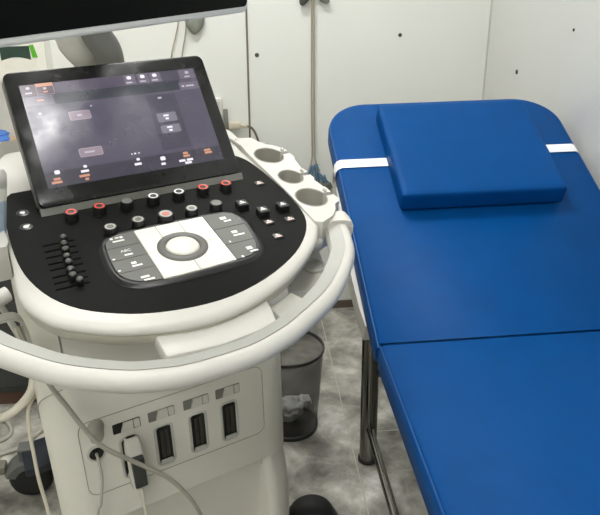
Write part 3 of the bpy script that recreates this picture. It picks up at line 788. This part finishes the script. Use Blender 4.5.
# monitor and its arm -------------------------------------
ma = math.radians(30.5); mA_ = Vector((-.2215, -.145, 1.274)); mx = Vector((math.cos(ma), math.sin(ma), 0)); my = Vector((-math.sin(ma), math.cos(ma), 0))
def MM(v): return mA_ + mx * v[0] + my * (-v[2]) + Vector((0, 0, v[1]))     # x along, y up, z towards the viewer
bm = bmesh.new(); prism(bm, rrect(-.030, .478, 0, .295, .014, 6), [(.03, -.045), (.008, -.034), (0, -.026), (0, -.004), (.0015, -.001), (.003, 0)], MM)
mon = part('monitor', bm, M['monw'], smooth=40)
bm = bmesh.new(); prism(bm, rrect(-.025, .4742, .0088, .291, .011, 6), [(0, -.001), (.0004, .0008)], MM); part('screen', bm, M['monblack'], mon, 0)
bm = bmesh.new()
T = lambda v: MM(v)
box(bm, (.30, .10, -.07), (.40, .20, -.04), .01, 3, MM); part('mount_plate', bm, M['armgrey'], mon)
bm = bmesh.new(); c0 = MM((.35, .15, -.075))
pth = catmull([(.0, .47, .93), (.0, .46, 1.08), (.012, .425, 1.155), (.005, .41, 1.19), (-.022, .395, 1.232), (-.005, .37, 1.30), (.035, .25, 1.40), tuple(c0)], 5)
sca = [1.0] * 5 + [.95] * 6 + [.80] * 5 + [.92] * 5 + [1.05] * 5 + [1.1] * 20
sec = [(.048 * math.cos(2 * PI * k / 20), .032 * math.sin(2 * PI * k / 20)) for k in range(20)]
sweep(bm, pth, sec, up=(0, -1, .2), scales=sca[:len(pth)]); arm = part('monitor_arm', bm, M['armgrey'], smooth=60)
bm = bmesh.new(); rl = []
pth2 = catmull([(.026, .372, 1.165), (.022, .368, 1.20), (.0, .355, 1.245), (.01, .32, 1.31)], 5)
sweep(bm, pth2, [(.028 * math.cos(2 * PI * k / 16), .016 * math.sin(2 * PI * k / 16)) for k in range(16)], up=(0, -1, .2)); part('arm_cover', bm, M['midgrey'], arm, 60)

# cable hook on the left of the body ----------------------
bm = bmesh.new()
pth = catmull([(-.315, .10, .815), (-.29, .10, .834), (-.262, .10, .838), (-.248, .10, .832), (-.241, .10, .815), (-.238, .102, .78), (-.234, .106, .735), (-.234, .112, .71)], 5)
sweep(bm, pth, [(-.013, -.002), (.013, -.002), (.013, .002), (-.013, .002)], up=(1, 0, .6)); part('cable_hook', bm, M['white2'], smooth=50)
bm = bmesh.new(); tube(bm, catmull([(-.275, .22, .845), (-.262, .22, .80), (-.243, .22, .73), (-.225, .22, .67)], 4), .006, 10); part('support_rod', bm, M['greyp'])

# ------------------------------------------------------------------ loose things on and round the machine
# gel bottle
bm = bmesh.new(); base = CW(-.266, .160, .925); top = CW(-.243, .178, 1.06); ax = (top - base).normalized(); rq = ax.to_track_quat('Z', 'Y').to_matrix()
gb = thing('gel_bottle', 'white capped bottle with pale blue label standing in the left probe holder', 'bottle', base)
T = lambda v: rq @ v
lathe(bm, [(.023, 0), (.0265, .004), (.027, .03), (.0295, .09), (.0305, .105), (.030, .112)], 28, T, mis=[0, 1, 1, 0, 0]); finish('bottle', bm, [M['carton'], M['label']], gb)
bm = bmesh.new(); lathe(bm, [(.0302, .110), (.0312, .113), (.0312, .132), (.027, .139), (.014, .142), (.012, .150), (.0004, .151)], 28, T); finish('cap', bm, M['white'], gb)
bm = bmesh.new()
for k in range(5):
    z0 = .04 + k * .011
    rl = [[T(Vector((r * math.cos(a), r * math.sin(a), z))) for z in (z0, z0 + .004)] for a in [-1.2 + .25 * j for j in range(8)] for r in (.0277 + z0 * .026,)]
    rings(bm, rl, closed=False, cap0=False, cap1=False)
finish('label_print', bm, M['labeld'], gb, 0)

# probe connector plugged in the first port
pcn = thing('probe_connector', 'cream and dark grey probe connector plugged into the leftmost front port with its cord hanging', 'connector', CW(-.106, .078, .46), AR)
bm = bmesh.new(); rings(bm, [[Vector((x, y, z)) for x, y in rrect(-w_, w_, yf, 0.0, .006, 4)] for z, w_, yf in ((.089, .009, -.006), (.087, .0135, -.012), (.076, .0150, -.020), (.058, .0155, -.027), (.057, .0155, -.027))]); finish('plug_head', bm, M['white2'], pcn)
bm = bmesh.new(); rings(bm, [[Vector((x, y - .008, z)) for x, y in rrect(-w_, w_, yf, 0.0, .006, 4)] for z, w_, yf in ((.057, .0150, -.020), (.03, .0152, -.024), (-.008, .0150, -.028), (-.012, .012, -.024))]); finish('plug_grip', bm, M['armgrey'], pcn)
bm = bmesh.new(); prism(bm, rrect(-.0125, .0125, -.007, .060, .004, 4), [(0, .026), (.0012, .0375), (.0025, .038)], lambda v: Vector((v[0], -v[2] - (.0), v[1]))); finish('grip_pad', bm, M['charcoal'], pcn)
bm = bmesh.new(); tube(bm, catmull([(0, -.020, -.011), (.001, -.024, -.035), (.004, -.026, -.12), (.01, -.02, -.22), (.03, -.03, -.34), (.08, -.06, -.43), (.12, -.08, -.45)], 5), [.0055] * 6 + [.0032] * 100, 10); finish('cord', bm, M['cablew'], pcn)

def cable(pts, r, m, label, group=None, n=6):
    bm = bmesh.new(); tube(bm, catmull(pts, n), r, 10); o = finish('cable', bm, m, smooth=60); tag(o, label, 'cable', group); return o
cable([CW(-.252, .085, .825), CW(-.246, .06, .79), CW(-.229, .028, .738), CW(-.212, .024, .695), CW(-.171, .022, .597), CW(-.108, .022, .524), CW(-.054, .022, .460), CW(-.012, .022, .372), CW(-.003, .015, .30), CW(-.01, .0, .15), CW(.03, -.03, .012), CW(.14, -.06, .006)], .0042, M['cableg'], 'thick grey cable slanting across the front of the machine below the handle')
cable([CW(-.170, .081, .535), CW(-.171, .064, .528), CW(-.172, .058, .49), CW(-.182, .055, .44), CW(-.192, .055, .40), CW(-.20, .03, .2), CW(-.18, -.02, .01), CW(-.10, -.06, .004)], .0028, M['cableg'], 'thin grey cable hanging straight down from the round jack at the left')
cable([CW(-.222, .27, .575), CW(-.240, .26, .574), CW(-.256, .255, .548), CW(-.262, .25, .50), CW(-.264, .25, .44), CW(-.265, .25, .38), CW(-.262, .25, .28), CW(-.27, .24, .12), CW(-.30, .22, .008), CW(-.36, .2, .004)], .0038, M['cablew'], 'thin white cable hanging down beside the rear caster')
cable([CW(-.247, .15, .79), CW(-.240, .125, .735), CW(-.237, .17, .69), CW(-.229, .25, .645), CW(-.242, .25, .597), CW(-.272, .25, .568), CW(-.307, .25, .556), CW(-.36, .24, .57), CW(-.40, .22, .64), CW(-.40, .2, .75)], .0085, M['cablew'], 'thick cream probe cable looping round the hook at the left photo edge')
cable([(-.86, 1.87, .006), (-.80, 1.82, .006), (-.775, 1.77, .006), (-.79, 1.735, .006), (-.85, 1.71, .006), (-.95, 1.70, .006)], .007, M['cableg'], 'grey cable loop on the floor by the desk, the farther one')
cable([(-.92, 1.62, .007), (-.83, 1.645, .007), (-.77, 1.668, .007), (-.728, 1.69, .007), (-.695, 1.74, .007), (-.66, 1.80, .007), (-.60, 1.87, .007)], .0065, M['cableg'], 'grey cable on the floor curving behind the rear caster')

# waste bin
bc = Vector((.104, 1.712, 0))
wb = thing('waste_bin', 'dark translucent round waste bin on the marble floor between machine and couch', 'bin', bc)
bmat = mat('bin_smoke_plastic', rgb(58, 58, 55), 0.4, var=0.05, alpha=0.38)
bm = bmesh.new(); lathe(bm, [(.002, .002), (.074, .002), (.080, .010), (.092, .14), (.103, .285), (.101, .285), (.090, .14), (.078, .013), (.072, .006), (.002, .006)], 40, cap=False); finish('bucket', bm, bmat, wb, 40)
bm = bmesh.new(); lathe(bm, [(.100, .281), (.1055, .281), (.107, .286), (.1055, .291), (.101, .291), (.0995, .286), (.100, .281)], 40, cap=False); finish('rim', bm, M['binm'], wb, 60)
bm = bmesh.new(); lathe(bm, [(.074, .0), (.083, .0), (.084, .014), (.079, .016)], 40, cap=False); finish('base_ring', bm, M['binm'], wb, 60)
def crumple(c, r, seed, squash=.7):
    bm = bmesh.new(); bmesh.ops.create_icosphere(bm, subdivisions=4, radius=1.0)
    for v in bm.verts:
        n = v.co.normalized()
        k = 1 + .28 * noise.noise(n * 2.2 + Vector((seed, 0, 0))) + .16 * abs(noise.noise(n * 5 + Vector((0, seed, 0)))) - .10 * abs(noise.noise(n * 9 + Vector((seed, seed, 0))))
        v.co = Vector((n.x * k * r, n.y * k * r, n.z * k * r * squash)) + Vector(c)
    return bm
tag(finish('crumpled_tissue', crumple((.100, 1.682, .087), .038, 3.1, .95), M['paper'], None, 25), 'largest crumpled white tissue inside the waste bin, against its near side', 'tissue', 'tissues in the waste bin')
tag(finish('crumpled_tissue', crumple((.090, 1.730, .036), .036, 8.7, .75), M['paper'], None, 25), 'crumpled white tissue at the bottom of the waste bin behind the largest one', 'tissue', 'tissues in the waste bin')
tag(finish('crumpled_tissue', crumple((.146, 1.716, .085), .022, 5.2, .9), M['paper'], None, 25), 'smallest crumpled white tissue at the right inside the waste bin', 'tissue', 'tissues in the waste bin')

# ------------------------------------------------------------------ on the back wall
# socket and plug
sk = thing('power_socket', 'white double power socket on the back wall right of the touchscreen', 'socket', (-.088, YW, .835))
bm = bmesh.new(); box(bm, (-.02, -.022, -.055), (.022, 0, .055), .004, 2); finish('cover_plate', bm, M['white'], sk)
for z in (.026, -.026):
    bm = bmesh.new(); box(bm, (-.011, -.0235, z - .016), (.013, -.021, z + .016), .002, 1); finish('outlet', bm, M['greyp'], sk)
pg = thing('power_plug', 'beige power plug with a dark cord looping down the back wall', 'plug', (-.043, YW - .02, .785))
bm = bmesh.new(); box(bm, (-.006, -.012, -.008), (.038, .012, .018), .005, 2); box(bm, (.036, -.007, -.006), (.062, .007, .009), .003, 2); finish('plug_body', bm, M['plugb'], pg)
bm = bmesh.new(); tube(bm, catmull([(.060, 0, .001), (.075, .0, -.004), (.088, .004, -.022), (.099, .008, -.055), (.105, .010, -.10), (.105, .012, -.22), (.10, .012, -.40), (.10, .010, -.78)], 6), .0042, 8); finish('cord', bm, M['cabled'], pg)
bm = bmesh.new(); box(bm, (-.022, -.006, -.012), (-.006, .012, .065), .003, 2); finish('adapter', bm, M['midgrey'], pg)
# hanging leads with clips
def clampclip(bm, x, z, ang, s=1.0):
    R_ = Matrix.Rotation(ang, 3, 'Y')
    T = lambda v: R_ @ (v * s) + Vector((x, -.016, z))
    box(bm, (-.008, -.007, -.052), (-.001, .007, .02), .002, 1, T); box(bm, (.001, -.007, -.052), (.008, .007, .02), .002, 1, T)
ld = thing('hanging_leads', 'pair of tan leads with blue-grey clips hanging down the back wall left of the couch', 'leads', (.264, YW, 1.21))
for dx in (-.003, .005):
    bm = bmesh.new(); s = -1 if dx < 0 else 1
    tube(bm, catmull([(dx, -.012, .02), (dx, -.008, -.1), (dx * 1.1 - .003, -.007, -.34), (dx * 1.2 - .003, -.008, -.52), (dx + s * .004 - .003, -.01, -.57), (dx + s * .018 - .002, -.014, -.61)], 6), .003, 8); finish('lead', bm, M['wire'], ld)
for x, z, a, m in ((-.012, -.605, .35, 'clip'), (.008, -.60, -.1, 'clip'), (.026, -.632, -.75, 'clip'), (.040, -.645, -.3, 'clip')):
    bm = bmesh.new(); clampclip(bm, x, z, a); finish('clip', bm, M[m], ld)
bm = bmesh.new(); b2 = crumple((.046, -.02, -.668), .022, 2.0, .7); merge(bm, b2); finish('electrode_bulb', bm, M['clipd'], ld)
for k, (x, z, a) in enumerate(((-.023, .012, .5), (.032, .012, -.75))):
    bm = bmesh.new(); bmesh.ops.create_uvsphere(bm, u_segments=16, v_segments=10, radius=1.0)
    R_ = Matrix.Rotation(a, 3, 'Y')
    for v in bm.verts: v.co = R_ @ Vector((v.co.x * .017, v.co.y * .010, v.co.z * .036)) + Vector((x, -.014, z + .004))
    finish('hanging_bow', bm, M['clipd'] if k == 0 else M['greybow'], ld)
l2 = thing('hanging_leads', 'pair of thin pale leads with grey clip on the back wall under the monitor', 'leads', (-.185, YW, 1.20))
for pts in ([(-.008, -.012, .0), (-.013, -.008, -.05), (-.028, -.007, -.10), (-.048, -.007, -.165), (-.06, -.007, -.26)], [(.016, -.012, .0), (.0135, -.008, -.05), (.005, -.007, -.10), (-.010, -.007, -.16), (-.02, -.007, -.26)]):
    bm = bmesh.new(); tube(bm, catmull(pts, 6), .0022, 8); finish('lead', bm, M['wire'], l2)
bm = bmesh.new()
for x, a in ((.030, -.35), (.055, .45)):
    b2 = bmesh.new(); bmesh.ops.create_uvsphere(b2, u_segments=14, v_segments=8, radius=1.0)
    R_ = Matrix.Rotation(a, 3, 'Y'); merge(bm, b2, lambda v: R_ @ Vector((v.x * .018, v.y * .009, v.z * .040)) + Vector((x, -.012, -.052)))
finish('clip', bm, M['greybow'], l2)

# white box with a green print on the back wall
gx = thing('glove_carton', 'white carton with a dark and bright green print on the back wall behind the touchscreen', 'carton', (-.74, YW, .98))
bm = bmesh.new(); box(bm, (-.09, -.07, 0), (.10, 0, .24), .002, 1); finish('box', bm, M['carton'], gx)
bm = bmesh.new(); pts = [(-.047, .07), (-.047, .115)] + [(.05, .115), (.05, .07)]
arc = [(.05 - .097 * k / 10, .07 + .010 * math.sin(PI * k / 10)) for k in range(11)]
prism(bm, [(-.047, .115), (.05, .115)] + arc, [(0, .0700), (0, .0706)], lambda v: Vector((v[0], -v[2], v[1]))); finish('dark_print', bm, M['dgreen'], gx, 0)
bm = bmesh.new(); prism(bm, [(.05, .117), (.064, .119), (.073, .077), (.056, .077)], [(0, .0700), (0, .0706)], lambda v: Vector((v[0], -v[2], v[1]))); finish('green_print', bm, M['green'], gx, 0)

# desk at the far left, with a blue glove on it
dk = thing('desk', 'tan topped charcoal desk against the back wall at the far left behind the machine', 'desk', (-1.18, 2.17, 0))
bm = bmesh.new(); box(bm, (-.5, -.28, .75), (.5, .28, .78), .004, 2); finish('desk_top', bm, M['wood'], dk)
bm = bmesh.new(); box(bm, (-.48, -.25, .05), (.48, .27, .75), .003, 1); finish('carcass', bm, M['charcoal'], dk)
bm = bmesh.new(); box(bm, (-.47, -.24, 0), (.47, .26, .05)); finish('plinth', bm, M['plinth'], dk)
for z0 in (.08, .41):
    bm = bmesh.new(); box(bm, (-.46, -.262, z0), (.46, -.248, z0 + .31), .003, 1); d_ = finish('drawer', bm, M['charcoal'], dk)
    bm = bmesh.new(); box(bm, (-.08, -.282, z0 + .2), (.08, -.264, z0 + .215), .003, 1); finish('drawer_pull', bm, M['midgrey'], d_)
bm = crumple((-.87, 2.33, .806), .075, 6.3, .36)
tag(finish('nitrile_glove', bm, M['glove'], None, 60), 'crumpled blue glove lying on the tan desk at the left photo edge', 'glove')

# ------------------------------------------------------------------ view
SC.view_settings.view_transform = 'Standard'; SC.view_settings.look = 'None'
SC.view_settings.exposure = 0.93; SC.view_settings.gamma = 1.0; SC.view_settings.use_curve_mapping = False
